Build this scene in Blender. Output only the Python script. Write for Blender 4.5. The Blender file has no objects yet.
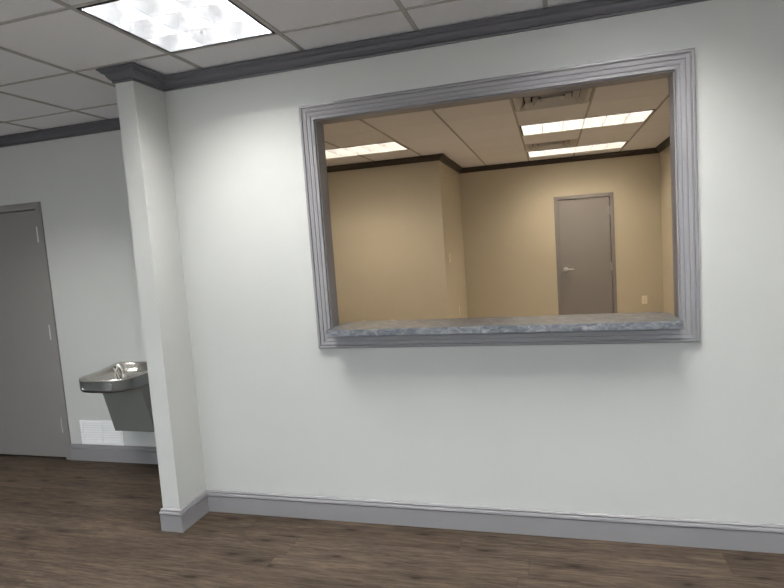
import bpy, bmesh, math, random
from mathutils import Vector, Matrix
random.seed(7)
C = bpy.context.scene.collection
PI = math.pi

# ---------------------------------------------------------------- measurements
H = 2.588            # ceiling
P, W = 0.256, 0.114  # partition end: projection into the room, thickness
B = 0.635            # face of the alcove wall
TH = 0.104           # thickness of the wall with the pass-through window
XL, XR, YB = -3.2, 5.0, -4.6
OX0, OX1, OY0, OY1 = -1.6, 3.579, TH, 5.621     # the office behind
BX, BY = 0.838, 4.003                           # boxed-out corner of the office
T = 0.61

# ---------------------------------------------------------------- materials
def nodes(name):
    m = bpy.data.materials.new(name); m.use_nodes = True
    nt = m.node_tree; b = nt.nodes['Principled BSDF']
    return m, nt, b

def mix(nt, fac, a, b):
    n = nt.nodes.new('ShaderNodeMix'); n.data_type = 'RGBA'
    for s, v in ((0, fac), (6, a), (7, b)):
        if isinstance(v, (int, float, tuple)):
            n.inputs[s].default_value = v if not isinstance(v, tuple) else (*v, 1)
        else: nt.links.new(v, n.inputs[s])
    return n.outputs[2]

def noise(nt, scale, detail=2, rough=.5, dist=0, vec=None, out='Fac'):
    n = nt.nodes.new('ShaderNodeTexNoise')
    n.inputs['Scale'].default_value = scale; n.inputs['Detail'].default_value = detail
    n.inputs['Roughness'].default_value = rough; n.inputs['Distortion'].default_value = dist
    if vec is not None: nt.links.new(vec, n.inputs['Vector'])
    return n.outputs[out]

def ramp(nt, fac, stops):
    n = nt.nodes.new('ShaderNodeValToRGB'); e = n.color_ramp.elements
    while len(e) < len(stops): e.new(.5)
    for k, (p, c) in enumerate(stops):
        e[k].position = p; e[k].color = (*c, 1) if isinstance(c, tuple) else (c, c, c, 1)
    nt.links.new(fac, n.inputs[0]); return n.outputs[0]

def coords(nt, scale=(1, 1, 1)):
    g = nt.nodes.new('ShaderNodeNewGeometry'); m = nt.nodes.new('ShaderNodeMapping')
    nt.links.new(g.outputs['Position'], m.inputs['Vector']); m.inputs['Scale'].default_value = scale
    return m.outputs[0]

def bump(nt, b, h, strength, dist=.002):
    n = nt.nodes.new('ShaderNodeBump'); n.inputs['Strength'].default_value = strength
    n.inputs['Distance'].default_value = dist
    nt.links.new(h, n.inputs['Height']); nt.links.new(n.outputs[0], b.inputs['Normal'])

def paint(name, col, rough=.6, spec=.3, var=.03, scale=3., tex=120, bs=.15):
    m, nt, b = nodes(name)
    v = coords(nt)
    f = noise(nt, scale, 3, .5, 0, v)
    c = mix(nt, f, tuple(x*(1-var) for x in col), tuple(min(1, x*(1+var)) for x in col))
    nt.links.new(c, b.inputs['Base Color'])
    b.inputs['Roughness'].default_value = rough; b.inputs['Specular IOR Level'].default_value = spec
    if bs: bump(nt, b, noise(nt, tex, 3, .6, 0, v), bs, .001)
    return m

M = {}
M['wall'] = paint('wall_paint', (.522, .528, .513), .55, .3)
M['office_wall'] = paint('office_wall_paint', (.53, .48, .375), .6, .25)
M['trim'] = paint('grey_trim_paint', (.232, .224, .236), .35, .45, .02, 8, 60, .05)
M['crown'] = paint('dark_grey_crown_paint', (.095, .094, .108), .4, .4, .02, 8, 60, .05)
M['door'] = paint('grey_door_paint', (.215, .202, .197), .45, .4, .03, 4, 60, .05)
M['tbar'] = paint('ceiling_grid_metal', (.42, .405, .385), .5, .4, .03, 9, 60, 0)
M['crossbar'] = paint('light_ceiling_grid_metal', (.86, .85, .86), .6, .2, .03, 9, 60, 0)
M['white_metal'] = paint('white_enamel', (.88, .88, .89), .4, .4, .01, 9, 60, 0)
M['diffuser'] = paint('air_diffuser_enamel', (.62, .60, .58), .5, .3, .02, 9, 60, 0)
M['dark'] = paint('dark_void', (.012, .012, .014), .8, .1, .01, 9, 60, 0)
M['duct'] = paint('duct_metal', (.06, .055, .05), .6, .2, .01, 9, 60, 0)
M['office_crown'] = paint('dark_brown_crown_paint', (.048, .042, .036), .45, .3, .02, 8, 60, .05)  # darker copy of the crown paint, with the office shade put into its colour
M['plate'] = paint('ivory_plastic', (.80, .74, .62), .35, .5, .01, 9, 60, 0)
M['gasket'] = paint('black_light_surround', (.02, .02, .022), .5, .2, .01, 9, 60, 0)

def tile_mat(name, col):
    m, nt, b = nodes(name); v = coords(nt)
    f = ramp(nt, noise(nt, 160, 3, .7, 0, v), [(.35, .0), (.55, 1.)])
    g = noise(nt, 1.3, 2, .5, 0, v)
    c = mix(nt, f, tuple(x*.93 for x in col), col)
    c = mix(nt, g, c, tuple(x*.96 for x in col))
    nt.links.new(c, b.inputs['Base Color']); b.inputs['Roughness'].default_value = .9
    b.inputs['Specular IOR Level'].default_value = .1
    bump(nt, b, f, .25, .002)
    return m
M['tile'] = tile_mat('ceiling_tile', (.91, .905, .925))

def metal(name, col, rough, brush=(1, 1, 60)):
    m, nt, b = nodes(name); v = coords(nt, brush)
    b.inputs['Base Color'].default_value = (*col, 1); b.inputs['Metallic'].default_value = 1
    r = ramp(nt, noise(nt, 8, 3, .6, 0, v), [(0, rough*.8), (1, rough*1.25)])
    nt.links.new(r, b.inputs['Roughness']); return m
M['steel'] = metal('polished_steel', (.70, .665, .62), .24)
M['dark_steel'] = metal('brushed_grey_steel', (.30, .31, .31), .38, (4, 4, 90))
M['body_steel'] = paint('grey_cabinet_enamel', (.20, .20, .185), .45, .4, .05, 6, 60, 0)
M['louver'] = metal('bright_aluminium_louver', (.92, .93, .95), .32, (3, 3, 3))
M['front_louver'] = metal('bright_specular_louver', (.91, .92, .94), .25, (3, 3, 3))
M['chrome'] = metal('chrome', (.86, .84, .81), .28)
M['hinge'] = metal('hinge_steel', (.52, .51, .50), .32)

def glow(name, col, strength, stripe=None):
    m = bpy.data.materials.new(name); m.use_nodes = True; nt = m.node_tree
    nt.nodes.remove(nt.nodes['Principled BSDF'])
    e = nt.nodes.new('ShaderNodeEmission'); e.inputs['Color'].default_value = (*col, 1)
    e.inputs['Strength'].default_value = strength
    nt.links.new(e.outputs[0], nt.nodes['Material Output'].inputs['Surface'])
    return m
FRONT_S, OFFICE_S = 84.0, 33.0
M['front_lamp'] = glow('cool_fluorescent', (1.0, .985, .95), FRONT_S)
M['office_lamp'] = glow('warm_fluorescent', (1.0, .85, .67), OFFICE_S)

def floor_mat():
    m, nt, b = nodes('wood_plank_floor')
    L, Nn = nt.links, nt.nodes
    g = Nn.new('ShaderNodeNewGeometry'); sep = Nn.new('ShaderNodeSeparateXYZ'); L.new(g.outputs['Position'], sep.inputs[0])
    def mth(op, a, bb=None, c=None):
        n = Nn.new('ShaderNodeMath'); n.operation = op
        for i, v in enumerate((a, bb, c)):
            if v is None: continue
            if isinstance(v, (int, float)): n.inputs[i].default_value = v
            else: L.new(v, n.inputs[i])
        return n.outputs[0]
    PW, PL = .172, 1.22
    ry = mth('DIVIDE', mth('ADD', sep.outputs[1], 20*PW+.394), PW)
    row = mth('FLOOR', ry); fy = mth('FRACT', ry)
    wn = Nn.new('ShaderNodeTexWhiteNoise'); wn.noise_dimensions = '1D'; L.new(row, wn.inputs['W'])
    rx = mth('ADD', mth('DIVIDE', mth('ADD', sep.outputs[0], 20.), PL), mth('MULTIPLY', wn.outputs['Value'], 7.3))
    col = mth('FLOOR', rx); fx = mth('FRACT', rx)
    cid = Nn.new('ShaderNodeCombineXYZ'); L.new(row, cid.inputs[0]); L.new(col, cid.inputs[1])
    wn2 = Nn.new('ShaderNodeTexWhiteNoise'); wn2.noise_dimensions = '3D'; L.new(cid.outputs[0], wn2.inputs['Vector'])
    rnd = wn2.outputs['Value']
    # seams
    ex = mth('MULTIPLY', mth('MINIMUM', fx, mth('SUBTRACT', 1., fx)), PL)
    ey = mth('MULTIPLY', mth('MINIMUM', fy, mth('SUBTRACT', 1., fy)), PW)
    seam = mth('LESS_THAN', mth('MINIMUM', ex, ey), .0011)
    # grain, shifted per plank
    cv = Nn.new('ShaderNodeCombineXYZ')
    L.new(mth('ADD', sep.outputs[0], mth('MULTIPLY', rnd, 31.)), cv.inputs[0])
    L.new(sep.outputs[1], cv.inputs[1]); L.new(mth('MULTIPLY', rnd, 17.), cv.inputs[2])
    def sc(s):
        mp = Nn.new('ShaderNodeMapping'); L.new(cv.outputs[0], mp.inputs['Vector']); mp.inputs['Scale'].default_value = s
        return mp.outputs[0]
    broad = noise(nt, 1., 4, .62, .7, sc((1.8, 24., 1)))
    fine = noise(nt, 1., 5, .7, .3, sc((9., 130., 1)))
    mott = noise(nt, 1., 3, .6, .4, sc((6., 22., 1)))
    base = ramp(nt, broad, [(.30, (.010, .007, .005)), (.42, (.034, .025, .018)), (.55, (.060, .044, .032)), (.70, (.108, .080, .059))])
    c2 = mix(nt, ramp(nt, fine, [(.38, 0.), (.66, 1.)]), (.008, .006, .004), (.105, .080, .060))
    c = mix(nt, .5, base, c2)
    c = mix(nt, mth('MULTIPLY', ramp(nt, mott, [(.50, 0.), (.72, 1.)]), .45), c, (.060, .044, .034))
    # knots
    vo = Nn.new('ShaderNodeTexVoronoi'); vo.voronoi_dimensions = '2D'; vo.inputs['Scale'].default_value = 1.
    wv = Nn.new('ShaderNodeVectorMath'); wv.operation = 'ADD'
    nz = Nn.new('ShaderNodeTexNoise'); nz.inputs['Scale'].default_value = 14.
    L.new(cv.outputs[0], nz.inputs['Vector'])
    sub = Nn.new('ShaderNodeVectorMath'); sub.operation = 'SCALE'; L.new(nz.outputs['Color'], sub.inputs[0]); sub.inputs['Scale'].default_value = .12
    L.new(sc((2.1, 6.5, 1)), wv.inputs[0]); L.new(sub.outputs[0], wv.inputs[1]); L.new(wv.outputs[0], vo.inputs['Vector'])
    kn = ramp(nt, vo.outputs['Distance'], [(.04, .95), (.075, .55), (.14, .22), (.27, 0.)])
    gate = mth('GREATER_THAN', noise(nt, 1., 1, .5, 0, sc((.9, 3.1, 1))), .49)
    c = mix(nt, mth('MULTIPLY', mth('MULTIPLY', kn, gate), .95), c, (.008, .005, .0035))
    tint = ramp(nt, rnd, [(0, (.84, .82, .80)), (1, (1.12, 1.12, 1.13))])
    mul = Nn.new('ShaderNodeMix'); mul.data_type = 'RGBA'; mul.blend_type = 'MULTIPLY'; mul.inputs[0].default_value = 1
    L.new(c, mul.inputs[6]); L.new(tint, mul.inputs[7])
    c = mix(nt, mth('MULTIPLY', seam, .6), mul.outputs[2], (.02, .015, .012))
    L.new(c, b.inputs['Base Color'])
    b.inputs['Roughness'].default_value = .62; b.inputs['Specular IOR Level'].default_value = .12
    h = mth('SUBTRACT', mth('MULTIPLY', fine, .5), seam)
    bump(nt, b, h, .25, .001)
    return m
M['floor'] = floor_mat()

M['carpet'] = paint('beige_office_carpet', (.36, .32, .28), .95, .1, .08, 40, 300, .5)  # unseen office floor, made pale to bounce light up to the ceiling

def laminate():
    m, nt, b = nodes('mottled_grey_laminate'); v = coords(nt, (1, 1.5, 1.9))
    w = noise(nt, 9, 3, .6, 0, v, 'Color')
    va = nt.nodes.new('ShaderNodeVectorMath'); va.operation = 'SCALE'; va.inputs['Scale'].default_value = .10
    nt.links.new(w, va.inputs[0])
    ad = nt.nodes.new('ShaderNodeVectorMath'); ad.operation = 'ADD'
    nt.links.new(v, ad.inputs[0]); nt.links.new(va.outputs[0], ad.inputs[1])
    f = noise(nt, 13, 4, .55, 1.8, ad.outputs[0])
    c = ramp(nt, f, [(.32, (.040, .048, .062)), (.45, (.080, .090, .108)), (.55, (.14, .147, .162)), (.68, (.25, .25, .258))])
    nt.links.new(c, b.inputs['Base Color'])
    b.inputs['Roughness'].default_value = .30; b.inputs['Specular IOR Level'].default_value = .6; b.inputs['Coat Weight'].default_value = .8; b.inputs['Coat Roughness'].default_value = .2
    return m
M['laminate'] = laminate()

def glass():
    m, nt, b = nodes('window_glass')
    b.inputs['Transmission Weight'].default_value = 1; b.inputs['Roughness'].default_value = 0
    b.inputs['IOR'].default_value = 1.0; b.inputs['Base Color'].default_value = (.96, .98, .98, 1)
    return m

# ---------------------------------------------------------------- mesh helpers
def box(bm, x0, x1, y0, y1, z0, z1):
    vs = [bm.verts.new((x, y, z)) for x in (x0, x1) for y in (y0, y1) for z in (z0, z1)]
    for f in ((0, 1, 3, 2), (4, 6, 7, 5), (0, 4, 5, 1), (2, 3, 7, 6), (0, 2, 6, 4), (1, 5, 7, 3)):
        bm.faces.new([vs[i] for i in f])

def obj(name, bm, mat, parent=None, bevel=0, smooth=False, seg=2):
    bmesh.ops.recalc_face_normals(bm, faces=bm.faces)
    me = bpy.data.meshes.new(name); bm.to_mesh(me); bm.free()
    o = bpy.data.objects.new(name, me); C.objects.link(o)
    for m in (mat if isinstance(mat, (list, tuple)) else [mat]): me.materials.append(M[m])
    if parent is not None: o.parent = parent
    if smooth:
        for p in me.polygons: p.use_smooth = True
    if bevel:
        d = o.modifiers.new('bevel', 'BEVEL'); d.width = bevel; d.segments = seg; d.limit_method = 'ANGLE'
    return o

def boxes(name, lst, mat, parent=None, bevel=0):
    bm = bmesh.new()
    for b in lst: box(bm, *b)
    return obj(name, bm, mat, parent, bevel)

def struct(o):
    o['kind'] = 'structure'; return o

def empty(name, loc=(0, 0, 0), rz=0):
    o = bpy.data.objects.new(name, None); C.objects.link(o); o.location = loc
    o.rotation_euler = (0, 0, rz); o.empty_display_size = .05
    return o

def tag(o, label, cat, group=None):
    o['label'] = label; o['category'] = cat
    if group: o['group'] = group
    return o

def tree_copy(o, parent=None):
    c = o.copy(); C.objects.link(c)
    if parent is not None: c.parent = parent
    for ch in [k for k in bpy.data.objects if k.parent == o]: tree_copy(ch, c)
    return c

def cyl(bm, p0, p1, r0, r1=None, n=20):
    r1 = r0 if r1 is None else r1
    p0, p1 = Vector(p0), Vector(p1); d = (p1-p0).normalized()
    a = d.orthogonal().normalized(); b = d.cross(a)
    R0 = [bm.verts.new(p0+(a*math.cos(t)+b*math.sin(t))*r0) for t in [2*PI*i/n for i in range(n)]]
    R1 = [bm.verts.new(p1+(a*math.cos(t)+b*math.sin(t))*r1) for t in [2*PI*i/n for i in range(n)]]
    for i in range(n): bm.faces.new((R0[i], R0[(i+1) % n], R1[(i+1) % n], R1[i]))
    bm.faces.new(R0); bm.faces.new(R1[::-1])

def tube(bm, pts, rad, n=12):
    pts = [Vector(p) for p in pts]; rings = []
    for i, p in enumerate(pts):
        d = (pts[min(i+1, len(pts)-1)]-pts[max(i-1, 0)]).normalized()
        a = d.cross(Vector((0, 1, .01))).normalized(); b = d.cross(a)
        r = rad[i] if isinstance(rad, (list, tuple)) else rad
        rings.append([bm.verts.new(p+(a*math.cos(t)+b*math.sin(t))*r) for t in [2*PI*k/n for k in range(n)]])
    for q, s in zip(rings, rings[1:]):
        for k in range(n): bm.faces.new((q[k], q[(k+1) % n], s[(k+1) % n], s[k]))
    bm.faces.new(rings[0]); bm.faces.new(rings[-1][::-1])

def runs(path, profile, names, mat, kind='structure', ends=(None, None)):
    """mouldings along a wall line, one mesh per straight run, mitred where the wall turns; profile is (out, z)"""
    pts = [Vector(p) for p in path]; n = len(pts)
    dirs = [(pts[i+1]-pts[i]).normalized() for i in range(n-1)]
    nor = [Vector((-d.y, d.x)) for d in dirs]
    def ring(i):
        if i == 0: m = nor[0]
        elif i == n-1: m = nor[-1]
        else:
            a, b = nor[i-1], nor[i]; m = (a+b)/(1+a.dot(b))
        return [Vector((pts[i].x+m.x*o, pts[i].y+m.y*o, z)) for o, z in profile]
    out = []
    for i in range(n-1):
        if names[i] is None: continue
        bm = bmesh.new()
        A = [bm.verts.new(v) for v in ring(i)]; Bv = [bm.verts.new(v) for v in ring(i+1)]
        k = len(profile)
        for j in range(k): bm.faces.new((A[j], A[(j+1) % k], Bv[(j+1) % k], Bv[j]))
        bm.faces.new(A); bm.faces.new(Bv[::-1])
        o = obj(names[i], bm, mat); struct(o); out.append(o)
    return out

# ---------------------------------------------------------------- shell: floor, walls
TOP = H+.30
def wall(name, lst, mat='wall'): return struct(boxes(name, lst, mat))
struct(boxes('floor', [(XL-.1, XR+.1, YB-.1, B+.05, -.08, 0)], 'floor'))
struct(boxes('floor.001', [(XL-.1, XR+.1, B+.05, OY1+.1, -.08, 0)], 'carpet'))

hx0, hx1, hz0, hz1 = .900, 2.683, 1.070, 2.256
# the wall with the pass-through: room side painted light grey, office side beige
front = [(0, hx0, 0, TH-.012, 0, TOP), (hx1, XR, 0, TH-.012, 0, TOP), (hx0, hx1, 0, TH-.012, 0, hz0), (hx0, hx1, 0, TH-.012, hz1, TOP)]
wall('wall_front', front)
wall('wall_office_front', [(0, hx0, TH-.012, TH, 0, TOP), (hx1, OX1, TH-.012, TH, 0, TOP), (hx0, hx1, TH-.012, TH, 0, hz0), (hx0, hx1, TH-.012, TH, hz1, TOP)], 'office_wall')
wall('wall_partition', [(-W, -.012, -P, B, 0, TOP), (-.012, 0, -P, 0, 0, TOP)])
wall('wall_office_partition', [(-.012, 0, TH-.104, B+.1, 0, TOP)], 'office_wall')
# alcove wall with its door opening
DX0, DX1, DT = -2.665, -1.745, 2.010      # door leaf
fo = .012
wall('wall_alcove', [(XL, DX0-fo, B, B+.09, 0, TOP), (DX1+fo, -.012, B, B+.09, 0, TOP), (DX0-fo, DX1+fo, B, B+.09, DT+fo, TOP)])
wall('wall_office_alcove', [(OX0, -.012, B+.09, B+.1, 0, TOP)], 'office_wall')
wall('wall_left', [(XL-.1, XL, YB, B+.09, 0, TOP)])
wall('wall_right', [(XR, XR+.1, YB, TH, 0, TOP)])
# office walls
wall('wall_office_left', [(OX0-.1, OX0, B+.1, OY1, 0, TOP)], 'office_wall')
wall('wall_office_boxed_corner', [(OX0, BX, BY, OY1, 0, TOP)], 'office_wall')
wall('wall_office_right', [(OX1, OX1+.1, TH, OY1+.1, 0, TOP)], 'office_wall')
ODX0, ODX1, ODT = 2.228, 2.920, 1.992
wall('wall_office_back', [(BX, ODX0-fo, OY1, OY1+.1, 0, TOP), (ODX1+fo, OX1, OY1, OY1+.1, 0, TOP), (ODX0-fo, ODX1+fo, OY1, OY1+.1, ODT+fo, TOP)], 'office_wall')
# wall behind the camera; its three unseen windows are added to let daylight in
WIN = [(-2.6, -.5), (0.1, 2.3), (2.9, 4.6)]
WZ0, WZ1 = .35, 2.35
segs = []; x = XL-.1
for a, b in WIN:
    segs.append((x, a, YB-.1, YB, 0, TOP)); segs.append((a, b, YB-.1, YB, 0, WZ0)); segs.append((a, b, YB-.1, YB, WZ1, TOP)); x = b
segs.append((x, XR+.1, YB-.1, YB, 0, TOP))
wall('wall_back', segs)
M['glass'] = glass()
for k, (a, b) in enumerate(WIN):
    w = struct(empty('window_%d' % (k+2), ((a+b)/2, YB-.05, WZ0)))
    h = (b-a)/2; zt = WZ1-WZ0; f = .04
    fr = boxes('window_frame', [(-h, -h+f, -.03, .03, 0, zt), (h-f, h, -.03, .03, 0, zt), (-h+f, h-f, -.03, .03, 0, f), (-h+f, h-f, -.03, .03, zt-f, zt), (-f/2, f/2, -.03, .03, f, zt-f)], 'trim', w)
    boxes('pane', [(-h+f, -f/2, -.003, .003, f, zt-f), (f/2, h-f, -.003, .003, f, zt-f)], 'glass', w)
    L = bpy.data.lights.new('window_daylight', 'AREA'); L.shape = 'RECTANGLE'; L.size = b-a; L.size_y = zt
    L.cycles.is_portal = True
    lo = bpy.data.objects.new('window_daylight', L); C.objects.link(lo)
    lo.location = ((a+b)/2, YB-.09, (WZ0+WZ1)/2); lo.rotation_euler = (PI/2, 0, 0); lo.rotation_euler = (-PI/2+PI, 0, 0)

# ---------------------------------------------------------------- suspended ceilings
def ceiling(name, regions, gx, gy, skip, bars, wx, cross, mw, wide=()):
    """regions: rectangles; gx, gy: a grid line in each direction; skip: (x, y) centres of cells without a tile"""
    bm = bmesh.new(); bb = bmesh.new(); bc = bmesh.new(); z = H+.004; g = .011
    for (x0, x1, y0, y1) in regions:
        i0 = math.floor((x0-gx)/T); i1 = math.ceil((x1-gx)/T); j0 = math.floor((y0-gy)/T); j1 = math.ceil((y1-gy)/T)
        for i in range(i0, i1):
            for j in range(j0, j1):
                a, b_, c, d = gx+i*T, gx+(i+1)*T, gy+j*T, gy+(j+1)*T
                if any(abs((a+b_)/2-sx) < .3 and abs((c+d)/2-sy) < .3 for sx, sy in skip): continue
                a, b_, c, d = max(a, x0), min(b_, x1), max(c, y0), min(d, y1)
                if b_-a > .002 and d-c > .002:
                    box(bm, a, b_, c, d, z, z+.014)
        for i in range(i0, i1+1):
            X = gx+i*T
            if x0+.02 < X < x1-.02:
                cuts = sorted((p[1]-T/2, p[1]+T/2) for p, q in wide if abs((p[0]+q[0])/2-X) < .05 and y0 < p[1] < y1)
                ya = y0
                for c0, c1 in cuts+[(y1, y1)]:
                    if c0-ya > .01: box(bb, X-mw, X+mw, ya, c0, H-.001, H+.0035)
                    ya = c1
        for j in range(j0, j1+1):
            Y = gy+j*T
            if y0+.02 < Y < y1-.02: box(bc, x0, x1, Y-wx, Y+wx, H+(.0022 if wx < .008 else 0), H+.0036)
    struct(obj(name, bm, 'tile')); struct(obj(bars, bb, 'tbar')); struct(obj(bars, bc, cross))

GX, GY = .2938, -.325
OGX, OGY = 1.244, 3.385
front_lamps = [(GX+T/2+3*T*i, GY-T/2-3*T*j) for j in range(3) for i in (0, 1, -1, 2)]
SIGN = None
ceiling('ceiling', [(XL, XR, YB, 0), (XL, -W, 0, B)], GX, GY, front_lamps, 'trim_1', .009, 'tbar', .011)
def cell(i, j): return (OGX+(i+.5)*T, OGY+(j+.5)*T)
office_lamps = [(-2, -1), (2, -1), (2, 2)]       # first (left) cell, row; each two cells wide: see below
office_vents = [cell(1, -3), cell(1, 1)]
sk = list(office_vents)
LAMP2 = [(cell(1, -1), cell(2, -1)), (cell(1, 2), cell(2, 2)), (cell(-3, -1), cell(-2, -1))]
for p, q in LAMP2: sk += [p, q]
ceiling('ceiling.001', [(0, OX1, OY0, B+.1), (OX0, OX1, B+.1, OY1)], OGX, OGY, sk, 'trim_2', .007, 'crossbar', .009, LAMP2)
struct(boxes('ceiling.002', [(XL-.1, XR+.1, YB-.1, OY1+.1, TOP, TOP+.05)], 'dark'))  # unseen slab added above both ceilings to block outside light

# ---------------------------------------------------------------- mouldings
c_ = .062; zc = 2.5175
crown = [(0, zc), (.010, zc), (.012, zc+.006), (.010, zc+.012), (.016, zc+.014), (.022, zc+.020), (.029, zc+.030), (.034, zc+.042),
         (.040, zc+.047), (.046, zc+.047), (.050, zc+.054), (.056, zc+.059), (c_, zc+.062), (c_, H-.0015), (0, H-.0015)]
base = [(0, 0), (.015, 0), (.015, .0965), (.004, .0975), (.004, .1020), (.017, .1030), (.0155, .112), (.012, .1195), (.002, .1200),
        (.002, .1238), (.0115, .1248), (.0085, .130), (.004, .1328), (0, .133)]
path = [(XR, 0), (0, 0), (0, -P), (-W, -P), (-W, B), (XL, B)]
runs(path, crown, ['trim_3', 'trim_4', 'trim_5', 'trim_6', 'trim_7'], 'crown')
runs([(XR, 0), (0, 0), (0, -P), (-W, -P), (-W, B), (DX1+.06, B)], base, ['baseboard_front', 'baseboard_partition_side', 'baseboard_partition_end', 'baseboard_alcove_side', 'baseboard_alcove'], 'trim')
runs([(DX0-.06, B), (XL, B), (XL, YB), (XR, YB), (XR, 0)], base, ['baseboard_alcove_left', 'baseboard_left', 'baseboard_back', 'baseboard_right'], 'trim')
runs([(XL, B), (XL, YB), (XR, YB), (XR, 0)], crown, ['trim_8', 'trim_9', 'trim_10'], 'crown')
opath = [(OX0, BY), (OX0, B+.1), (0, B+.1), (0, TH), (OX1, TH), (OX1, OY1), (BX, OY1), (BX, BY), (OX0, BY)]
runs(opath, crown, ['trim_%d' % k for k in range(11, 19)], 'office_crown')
runs([(OX0, BY), (OX0, B+.1), (0, B+.1), (0, TH), (OX1, TH), (OX1, OY1), (ODX1+.06, OY1)], base, ['baseboard_office_left', 'baseboard_office_alcove', 'baseboard_office_partition', 'baseboard_office_front', 'baseboard_office_right', 'baseboard_office_back'], 'trim')
runs([(ODX0-.06, OY1), (BX, OY1), (BX, BY), (OX0, BY)], base, ['baseboard_office_back_left', 'baseboard_office_boxed_side', 'baseboard_office_boxed_front'], 'trim')

# ---------------------------------------------------------------- pass-through window: casing and jamb
win = struct(empty('window_1', (1.79, 0, 1.0)))
def casing(name, rect, prof, yface, sgn, parent, sides=('left', 'top', 'right', 'bottom')):
    """picture-frame casing; prof = (distance in from the outer edge, thickness)"""
    x0, x1, z0, z1 = rect
    ox, oy, oz = parent.location
    def ring(d):
        return [(x0+d, z0+d), (x0+d, z1-d), (x1-d, z1-d), (x1-d, z0+d)]
    for s, nm in enumerate(('left', 'top', 'right', 'bottom')):
        if nm not in sides: continue
        bm = bmesh.new(); A = []; D = []
        for d, t in prof:
            r = ring(d); a = r[s]; b = r[(s+1) % 4]
            A.append(bm.verts.new((a[0]-ox, yface+sgn*t-oy, a[1]-oz))); D.append(bm.verts.new((b[0]-ox, yface+sgn*t-oy, b[1]-oz)))
        k = len(prof)
        for j in range(k): bm.faces.new((A[j], A[(j+1) % k], D[(j+1) % k], D[j]))
        bm.faces.new(A); bm.faces.new(D[::-1])
        obj(name, bm, 'trim', parent)
cp = [(0, 0), (0, .017), (.002, .020), (.010, .022), (.0145, .021), (.016, .014), (.019, .014), (.0205, .018), (.024, .0185), (.038, .0165),
      (.039, .0125), (.0415, .0125), (.0425, .016), (.060, .0148), (.061, .0115), (.0635, .0115), (.0645, .0145),
      (.071, .014), (.079, .0145), (.081, .011), (.081, 0)]
casing('casing', (.834, 2.751, 1.002, 2.3235), cp, 0, -1, win)
casing('office_casing', (.834, 2.751, 1.002, 2.3235), cp, TH, 1, win)
jx0, jx1, jz1, jz0 = .920, 2.664, 2.238, 1.083
boxes('jamb', [(hx0-1.79, jx0-1.79, 0, TH, hz0-1, hz1-1), (jx1-1.79, hx1-1.79, 0, TH, hz0-1, hz1-1), (jx0-1.79, jx1-1.79, 0, TH, jz1-1, hz1-1), (jx0-1.79, jx1-1.79, 0, TH, hz0-1, jz0-1)], 'trim', win)

# countertop
bm = bmesh.new(); out = []
def arc(cx, cy, r, a0, a1, n=8): return [(cx+r*math.cos(math.radians(a0+(a1-a0)*k/n)), cy+r*math.sin(math.radians(a0+(a1-a0)*k/n))) for k in range(n+1)]
cx0, cx1, cy0, cy1 = .924, 2.661, -.110, .199
out = [(cx0, cy0), (cx1, cy0)] + arc(cx1-.07, cy1-.07, .07, 0, 90) + arc(cx0+.07, cy1-.07, .07, 90, 180)
bot = [bm.verts.new((x, y, 1.0835)) for x, y in out]; tp = [bm.verts.new((x, y, 1.1195)) for x, y in out]
n = len(out)
for k in range(n): bm.faces.new((bot[k], bot[(k+1) % n], tp[(k+1) % n], tp[k]))
bm.faces.new(bot[::-1]); bm.faces.new(tp)
ct = obj('countertop', bm, 'laminate', None, .002)
tag(ct, 'mottled grey laminate countertop ledge across the bottom of the pass-through window', 'countertop')

# ---------------------------------------------------------------- doors
def hinge(parent, x, z, y, hh=.115):
    bm = bmesh.new()
    for k in range(5):
        s = hh/5; cyl(bm, (x, y-.006, z-hh/2+k*s+.0008), (x, y-.006, z-hh/2+(k+1)*s-.0008), .0090, n=14)
    cyl(bm, (x, y-.006, z+hh/2), (x, y-.006, z+hh/2+.006), .005, n=12)
    cyl(bm, (x, y-.006, z-hh/2-.006), (x, y-.006, z-hh/2), .005, n=12)
    box(bm, x-.014, x+.012, y-.003, y+.004, z-hh/2, z+hh/2)
    return obj('hinge', bm, 'hinge', parent)

def door(name, x0, x1, top, yw, depth, frame_w, hinges):
    d = struct(empty(name, ((x0+x1)/2, yw, 0))); ox = (x0+x1)/2; h = (x1-x0)/2; g = .006
    f = frame_w; q = g+.0
    fr = [(-h-f, -h-q, -.012, depth, 0, top+f), (h+q, h+f, -.012, depth, 0, top+f), (-h-q, h+q, -.012, depth, top+q, top+f)]
    # face trim narrower than the wall cut, so the return sits inside the opening
    fr = [(-h-f, -h-fo, -.012, 0, 0, top+f), (h+fo, h+f, -.012, 0, 0, top+f), (-h-fo, h+fo, -.012, 0, top+fo, top+f),
          (-h-fo, -h-g, -.012, depth, 0, top+fo), (h+g, h+fo, -.012, depth, 0, top+fo), (-h-g, h+g, -.012, depth, top+g, top+fo),
          (-h-g, -h+.012, .048, .062, .0, top+g), (h-.012, h+g, .048, .062, .0, top+g), (-h+.012, h-.012, .048, .062, top-.012, top+g)]
    boxes('door_frame', fr, 'door', d)
    boxes('door_leaf', [(-h, h, .000, .044, .016, top)], 'door', d, .0015)
    for z in hinges: hinge(d, h+.0015, z, 0)
    return d
d1 = door('door_1', DX0, DX1, DT, B, .09, .060, (1.82, 1.045, .285))
d2 = door('door_2', ODX0, ODX1, ODT, OY1, .1, .056, (1.80, 1.01, .25))
struct(boxes('wall_behind_door', [(DX0-.1, OX0-.1, B+.10, B+.14, 0, TOP)], 'dark'))  # dark panel added behind the door to stop light leaking through its gaps
struct(boxes('wall_behind_office_door', [(ODX0-.1, ODX1+.1, OY1+.11, OY1+.15, 0, TOP)], 'dark'))  # same added light stop behind the office door
bm = bmesh.new()
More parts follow.
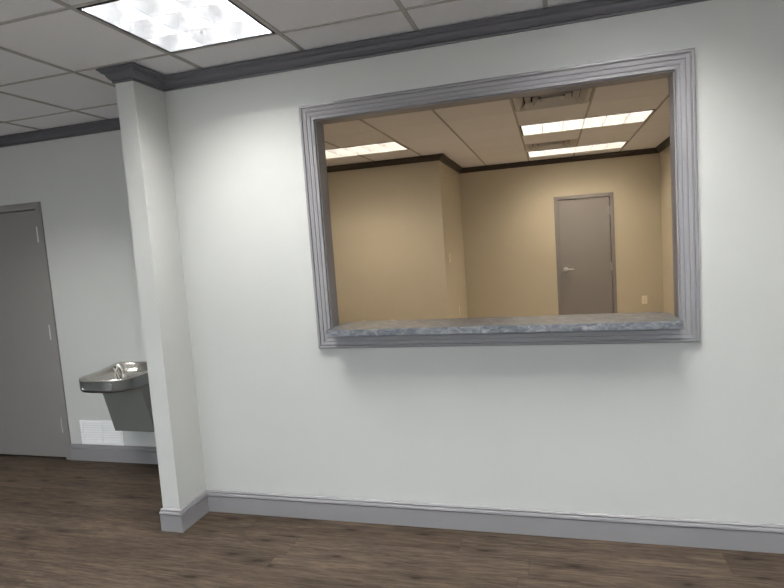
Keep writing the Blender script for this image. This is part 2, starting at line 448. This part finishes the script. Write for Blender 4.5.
# lever handle of the office door
hx = -(ODX1-ODX0)/2+.072
cyl(bm, (hx, -.010, 1.0), (hx, .000, 1.0), .033, .034, 28)
cyl(bm, (hx, -.050, 1.0), (hx, -.010, 1.0), .011, .013, 16)
tube(bm, [(hx, -.052, 1.0), (hx+.02, -.055, 1.0), (hx+.06, -.055, 1.0), (hx+.10, -.053, .998), (hx+.115, -.048, .997)], [.012, .012, .010, .009, .006], 14)
hd = obj('door_handle', bm, 'chrome', d2, smooth=False); hd['label'] = 'satin chrome lever handle'

# ---------------------------------------------------------------- light fixtures
def troffer(name, nx, ny, lamp, label):
    """recessed parabolic troffer, origin at the middle of its face"""
    e = empty(name); hx_, hy_ = nx*T/2-.013, ny*T/2-.013; z0 = .0045; zt = .125; w = .009
    boxes('surround', [(-hx_, -hx_+w, -hy_, hy_, -.002, z0), (hx_-w, hx_, -hy_, hy_, -.002, z0), (-hx_+w, hx_-w, -hy_, -hy_+w, -.002, z0), (-hx_+w, hx_-w, hy_-w, hy_, -.002, z0)], 'gasket', e)
    t = .004
    boxes('housing', [(-hx_, -hx_+t, -hy_, hy_, z0, zt+.01), (hx_-t, hx_, -hy_, hy_, z0, zt+.01), (-hx_+t, hx_-t, -hy_, -hy_+t, z0, zt+.01), (-hx_+t, hx_-t, hy_-t, hy_, z0, zt+.01), (-hx_+t, hx_-t, -hy_+t, hy_-t, zt+.004, zt+.01)], 'front_louver' if lamp == 'front_lamp' else 'louver', e)
    boxes('lamp_panel', [(-hx_+t, hx_-t, -hy_+t, hy_-t, zt, zt+.003)], lamp, e)
    bm = bmesh.new(); cx = 3*nx; cy = 3*ny; s = .004; zb = .000; zu = .112
    ax, ay = hx_-w, hy_-w
    for k in range(0, cx+1):
        X = -ax+2*ax*k/cx; wedge(bm, X, -ay, ay, 0, s, zb, zu, ax)
    for k in range(0, cy+1):
        Y = -ay+2*ay*k/cy; wedge(bm, Y, -ax, ax, 1, s, zb, zu, ay)
    obj('louver', bm, 'front_louver' if lamp == 'front_lamp' else 'louver', e)
    tag(e, label, 'ceiling light')
    return e
def wedge(bm, c, a, b, axis, s, z0, z1, edge):
    # thin at the bottom, widening upwards like a parabolic reflector; outermost blades are half blades against the housing
    half = [(s*.5+(.020)*((z-z0)/(z1-z0))**1.7, z) for z in [z0+(z1-z0)*q/6 for q in range(7)]]
    lim = max(a, b)
    L_ = [(-w, z) for w, z in half]; R_ = [(w, z) for w, z in half]
    if c > 0 and abs(c-edge) < 1e-4: R_ = [(.002, z) for w, z in half]
    if c < 0 and abs(c+edge) < 1e-4: L_ = [(-.002, z) for w, z in half]
    pr = L_+R_[::-1]
    def pt(u, v, z): return (c+u, v, z) if axis == 0 else (v, c+u, z)
    A = [bm.verts.new(pt(u, a, z)) for u, z in pr]; Bv = [bm.verts.new(pt(u, b, z)) for u, z in pr]
    for j in range(len(pr)): bm.faces.new((A[j], A[(j+1) % len(pr)], Bv[(j+1) % len(pr)], Bv[j]))
    bm.faces.new(A); bm.faces.new(Bv[::-1])

t0 = troffer('ceiling_light', 1, 1, 'front_lamp', 'square recessed ceiling light with nine louver cells, above the light grey wall')
t0.location = (*front_lamps[0], H); t0['group'] = 'square recessed lights of the front room'
for k, (x, y) in enumerate(front_lamps[1:]):  # unseen repeats of the visible fixture, mostly added to brighten the room
    c = tree_copy(t0); c.location = (x, y, H); c['label'] = 'square recessed ceiling light elsewhere in the front room, out of the photo'
ol = troffer('ceiling_light', 2, 1, 'office_lamp', 'long recessed ceiling light in the office, the right-hand one nearer the window')
olabs = [None, 'long recessed ceiling light in the office, closest to the back wall and its door', 'long recessed ceiling light at the left of the office, cut off by the casing']
for k, (p, q) in enumerate(LAMP2):
    c = ol if k == 0 else tree_copy(ol)
    c.location = ((p[0]+q[0])/2, (p[1]+q[1])/2, H); c['group'] = 'long recessed lights of the office'
    if olabs[k]: c['label'] = olabs[k]

# ---------------------------------------------------------------- air diffusers in the office ceiling
def sq_ring(bm, a0, z0, a1, z1, th=.0015):
    """square frustum band from half size a0 at z0 to a1 at z1, with thickness"""
    def q(a, z): return [bm.verts.new((sx*a, sy*a, z)) for sx, sy in ((-1, -1), (1, -1), (1, 1), (-1, 1))]
    R = [q(a0, z0), q(a1, z1), q(a1, z1+th*2), q(a0, z0+th*2)]
    for i in range(4):
        u, v = R[i], R[(i+1) % 4]
        for k in range(4): bm.faces.new((u[k], u[(k+1) % 4], v[(k+1) % 4], v[k]))
def diffuser(label):
    e = empty('air_diffuser'); bm = bmesh.new()
    sq_ring(bm, .292, .002, .262, .002); obj('outer_frame', bm, 'diffuser', e)
    bm = bmesh.new()
    for a in (.262, .204, .146, .088): sq_ring(bm, a, .001, a-.044, .038)
    box(bm, -.028, .028, -.028, .028, .036, .040)
    obj('blades', bm, 'diffuser', e)
    boxes('duct_box', [(-.292, .292, -.292, .292, .09, .095), (-.292, -.288, -.292, .292, .006, .09), (.288, .292, -.292, .292, .006, .09), (-.288, .288, -.292, -.288, .006, .09), (-.288, .288, .288, .292, .006, .09)], 'duct', e)
    tag(e, label, 'air vent', 'square air diffusers in the office ceiling')
    return e
v0 = diffuser('square louvered air diffuser in the office ceiling, the one under the window head')
v0.location = (*office_vents[0], H)
v1 = tree_copy(v0); v1.location = (*office_vents[1], H)
v1['label'] = 'square louvered air diffuser between the two right-hand office ceiling lights'

# ---------------------------------------------------------------- outlets and switch
def outlet(label, x, y, z, rz=0, kind='wall_outlet', group='ivory wall outlets in the office'):
    e = empty(kind, (x, y, z), rz)
    boxes('cover_plate', [(-.036, .036, -.006, 0, -.058, .058)], 'plate', e, .003)
    if kind == 'wall_outlet':
        for s in (-1, 1):
            bm = bmesh.new(); zc2 = s*.020
            prof = [(.0165*math.cos(t), .0165*math.sin(t)) for t in [2*PI*i/20 for i in range(20)]]
            prof = [(u, max(-.0135, min(.0135, v))) for u, v in prof]
            A = [bm.verts.new((u, -.006, zc2+v)) for u, v in prof]; D = [bm.verts.new((u*.95, -.0085, zc2+v*.95)) for u, v in prof]
            for k in range(20): bm.faces.new((A[k], A[(k+1) % 20], D[(k+1) % 20], D[k]))
            bm.faces.new(D)
            r = obj('socket', bm, 'plate', e)
            boxes('slot', [(-.0075, -.0055, -.0092, -.0084, zc2-.003, zc2+.006), (.0055, .0075, -.0092, -.0084, zc2-.003, zc2+.006), (-.0025, .0025, -.0092, -.0084, zc2-.010, zc2-.006)], 'dark', r)
    else:
        boxes('toggle', [(-.005, .005, -.016, -.006, -.004, .012)], 'plate', e, .001)
    tag(e, label, 'light switch' if kind == 'light_switch' else 'outlet', group)
    return e
outlet('ivory outlet on the office back wall, to the right of the door', 3.338, OY1, .513)
outlet('ivory outlet low on the office back wall, left of the door, half hidden by countertop', 1.56, OY1, .277)
outlet('leftmost ivory outlet showing its top edge just over the countertop', -.283, BY, .515)
outlet('second ivory outlet from the left, its top edge just over the countertop', .107, BY, .515)
outlet('narrow-looking ivory outlet low on the side of the boxed-out office corner', BX, 4.845, .548, PI/2)
outlet('ivory light switch on the side of the boxed-out office corner', BX, 4.325, 1.311, PI/2, 'light_switch', None)

# ---------------------------------------------------------------- return-air grille in the alcove
vx0, vx1, vz0, vz1 = -1.567, -1.165, .1345, .331
g = empty('air_grille', ((vx0+vx1)/2, B, vz0))
hw = (vx1-vx0)/2; hh = vz1-vz0; fw = .028
bm = bmesh.new()
for b in [(-hw, -hw+fw, -.008, 0, 0, hh), (hw-fw, hw, -.008, 0, 0, hh), (-hw+fw, hw-fw, -.008, 0, 0, fw*.75), (-hw+fw, hw-fw, -.008, 0, hh-fw*.75, hh), (-.009, .009, -.008, 0, fw*.75, hh-fw*.75)]: box(bm, *b)
obj('grille_frame', bm, 'white_metal', g, .0015)
boxes('backing', [(-hw+fw, hw-fw, -.0012, -.0004, fw*.75, hh-fw*.75)], 'hinge', g)
bm = bmesh.new()
ns = 8
for a, b in ((-hw+fw, -.009), (.009, hw-fw)):
    for k in range(ns):
        z = fw*.75+(k+.5)*(hh-fw*1.5)/ns
        vs = [bm.verts.new(p) for p in ((a, -.0015, z+.0075), (b, -.0015, z+.0075), (b, -.0075, z-.0075), (a, -.0075, z-.0075), (a, -.0015, z+.006), (b, -.0015, z+.006), (b, -.0067, z-.0083), (a, -.0067, z-.0083))]
        bm.faces.new(vs[:4]); bm.faces.new(vs[4:][::-1]); bm.faces.new((vs[3], vs[2], vs[6], vs[7])); bm.faces.new((vs[0], vs[4], vs[5], vs[1]))
        bm.faces.new((vs[0], vs[3], vs[7], vs[4])); bm.faces.new((vs[1], vs[5], vs[6], vs[2]))
obj('slats', bm, 'white_metal', g)
for sx in (-1, 1):
    bm = bmesh.new(); cyl(bm, (sx*(hw-.012), -.0095, hh/2), (sx*(hw-.012), -.008, hh/2), .0035, .004, 12); obj('screw', bm, 'hinge', g)
tag(g, 'white metal air return grille low on the alcove wall behind the drinking fountain', 'air vent')

# ---------------------------------------------------------------- drinking fountain
FX = -.905
fn = empty('drinking_fountain', (FX, B, .32))
def at(x, y, z): return (x-FX, y-B, z-.32)
def outline(s=1., n=3.0):
    """plan of the basin: straight sides from the wall, bulging front with rounded corners"""
    a, b, yc = .213, .165, .330; pts = []
    for k in range(6): pts.append((a, B-(B-yc)*k/6))
    for k in range(33):
        t = PI*k/32; c, sn = math.cos(t), math.sin(t)
        pts.append((a*math.copysign(abs(c)**(2/n), c), yc-b*abs(sn)**(2/n)))
    for k in range(1, 7): pts.append((-a, yc+(B-yc)*k/6))
    cy = .42
    return [(x*s, cy+(y-cy)*s) for x, y in pts]
def lift(y): 
    t = max(0, min(1, (y-.40)/.20)); return .022*t*t*(3-2*t)
rings = [(.93, .684, 0), (.975, .686, 0), (.99, .692, 0), (1.0, .702, 0), (1.0, .758, .6), (1.004, .764, .8), (1.004, .771, 1), (.995, .7765, 1), (.975, .777, 1), (.955, .7735, 1),
         (.94, .762, 1), (.925, .745, .8), (.89, .725, .5), (.78, .708, .2), (.50, .698, 0), (.12, .694, 0)]
bm = bmesh.new(); R = []
for s, z, lf in rings:
    R.append([bm.verts.new(at(FX+x, min(y, B-.001), z+lift(y)*lf)) for x, y in outline(s)])
for u, v in zip(R, R[1:]):
    for k in range(len(u)): bm.faces.new((u[k], u[(k+1) % len(u)], v[(k+1) % len(v)], v[k]))
bm.faces.new(R[0]); bm.faces.new(R[-1][::-1])
for f in bm.faces:
    z = f.calc_center_median().z+.32
    f.material_index = 1 if z < .762 and f.calc_center_median().z+.32 < .762 and abs(f.normal.z) < .99 else 0
bm.faces.ensure_lookup_table()
nk = len(R[0])
for i in range(len(rings)-1):
    for k in range(nk): bm.faces[i*nk+k].material_index = 1 if i < 5 else 0
ba = obj('basin', bm, ['steel', 'dark_steel'], fn, smooth=True)
ba['label'] = 'stainless steel bowl with a dark brushed apron'
# push bar following the curve of the front
def yfront(x, a=.213, b=.165, n=3.0): return .330-b*max(0, 1-abs(x/a)**n)**(1/n)
bm = bmesh.new(); rows = []
hl, hr = .128, .024
for off, sh in ((.0, 0), (.005, 0), (.007, .0015), (.007, .004), (.0045, .006)):
    row_t, row_b = [], []
    for k in range(41):
        u = -1+2*k/40; x = hl*math.sin(u*PI/2); L2 = hl-sh; x = x*L2/hl
        e = max(0, abs(x)-(L2-(hr-sh))); hz = math.sqrt(max(1e-8, (hr-sh)**2-e*e))
        y = yfront(x)-off
        row_t.append(bm.verts.new(at(FX+x, y, .728+hz))); row_b.append(bm.verts.new(at(FX+x, y, .728-hz)))
    rows.append(row_t+row_b[::-1])
for u, v in zip(rows, rows[1:]):
    for k in range(len(u)): bm.faces.new((u[k], u[(k+1) % len(u)], v[(k+1) % len(v)], v[k]))
last = rows[-1]
for k in range(40): bm.faces.new((last[k], last[k+1], last[80-k], last[81-k]))
obj('push_bar', bm, 'dark_steel', fn, smooth=False)
# cabinet, its front sloping back towards the wall
bm = bmesh.new(); x0, x1 = -1.052, -.705
pr = [(B-.0005, .690), (.345, .690), (.352, .672), (.440, .326), (.448, .320), (B-.0005, .320)]
A = [bm.verts.new(at(x0, y, z)) for y, z in pr]; D = [bm.verts.new(at(x1, y, z)) for y, z in pr]
for j in range(6): bm.faces.new((A[j], A[(j+1) % 6], D[(j+1) % 6], D[j]))
bm.faces.new(A); bm.faces.new(D[::-1])
obj('cabinet', bm, 'body_steel', fn, .003)
# bubbler on the left rear of the bowl
bm = bmesh.new(); bx, by = -.905, .43
cyl(bm, at(bx, by, .716), at(bx, by, .752), .017, .013, 20)
tube(bm, [at(bx, by, .75), at(bx-.002, by-.002, .785), at(bx-.008, by-.008, .808), at(bx-.022, by-.018, .822), at(bx-.036, by-.026, .820)], [.012, .011, .012, .012, .009], 16)
obj('bubbler', bm, 'chrome', fn, smooth=True)
bm = bmesh.new()
tube(bm, [at(bx-.075, by+.0, .716), at(bx-.075, by, .75), at(bx-.070, by, .775), at(bx-.055, by-.005, .795), at(bx-.042, by-.01, .806)], [.007, .005, .005, .006, .004], 12)
tube(bm, [at(bx-.045, by, .722), at(bx-.058, by, .76), at(bx-.085, by-.002, .80)], [.005, .004, .005], 12)
obj('water_guard', bm, 'chrome', fn, smooth=True)
bm = bmesh.new(); cyl(bm, at(-.85, .36, .715), at(-.85, .36, .7185), .025, .022, 24); obj('drain', bm, 'hinge', fn)
tag(fn, 'wall-mounted stainless steel drinking fountain in the alcove beside the partition', 'drinking fountain')

# ---------------------------------------------------------------- daylight and camera
SKY, GROUND_FILL = 3.3, 2.1
w = bpy.data.worlds.new('World'); bpy.context.scene.world = w; w.use_nodes = True
bg = w.node_tree.nodes['Background']; 
wn_ = w.node_tree; tc = wn_.nodes.new('ShaderNodeTexCoord'); sx_ = wn_.nodes.new('ShaderNodeSeparateXYZ')
wn_.links.new(tc.outputs['Generated'], sx_.inputs[0])
mp_ = wn_.nodes.new('ShaderNodeMapRange'); wn_.links.new(sx_.outputs[2], mp_.inputs[0])
mp_.inputs[1].default_value = -.06; mp_.inputs[2].default_value = .06; mp_.inputs[3].default_value = 0; mp_.inputs[4].default_value = 1
# glow below the horizon added to lift the ceiling, overcast sky above
wn_.links.new(mix(wn_, mp_.outputs[0], (GROUND_FILL*.98, GROUND_FILL, GROUND_FILL*1.0), (SKY*.86, SKY*.94, SKY*1.02)), bg.inputs[0]); bg.inputs[1].default_value = 1.0

yaw, pit, rol, f = -.2806, -.0915, -.0708, 559.36
cy, sy, cp, sp = math.cos(yaw), math.sin(yaw), math.cos(pit), math.sin(pit)
fw_ = Vector((sy*cp, cy*cp, sp)); r = Vector((cy, -sy, 0)); u = r.cross(fw_)
cr, sr = math.cos(rol), math.sin(rol)
r2 = r*cr+u*sr; u2 = u*cr-r*sr
cam = bpy.data.cameras.new('Camera'); co = bpy.data.objects.new('Camera', cam); C.objects.link(co)
mt = Matrix.Identity(4)
for k in range(3): mt[k][0], mt[k][1], mt[k][2], mt[k][3] = r2[k], u2[k], -fw_[k], (2.1003, -2.8587, 1.5622)[k]
co.matrix_world = mt
cam.sensor_fit = 'HORIZONTAL'; cam.sensor_width = 36; cam.lens = f*36/784; cam.clip_start = .02
S = bpy.context.scene; S.camera = co
S.view_settings.view_transform = 'Standard'; S.view_settings.look = 'None'; S.view_settings.gamma = 1
S.view_settings.use_curve_mapping = False; S.view_settings.exposure = 0
S.cycles.use_denoising = True; S.cycles.denoising_prefilter = 'ACCURATE'
S.cycles.max_bounces = 10; S.cycles.diffuse_bounces = 6
S.cycles.sample_clamp_indirect = 6
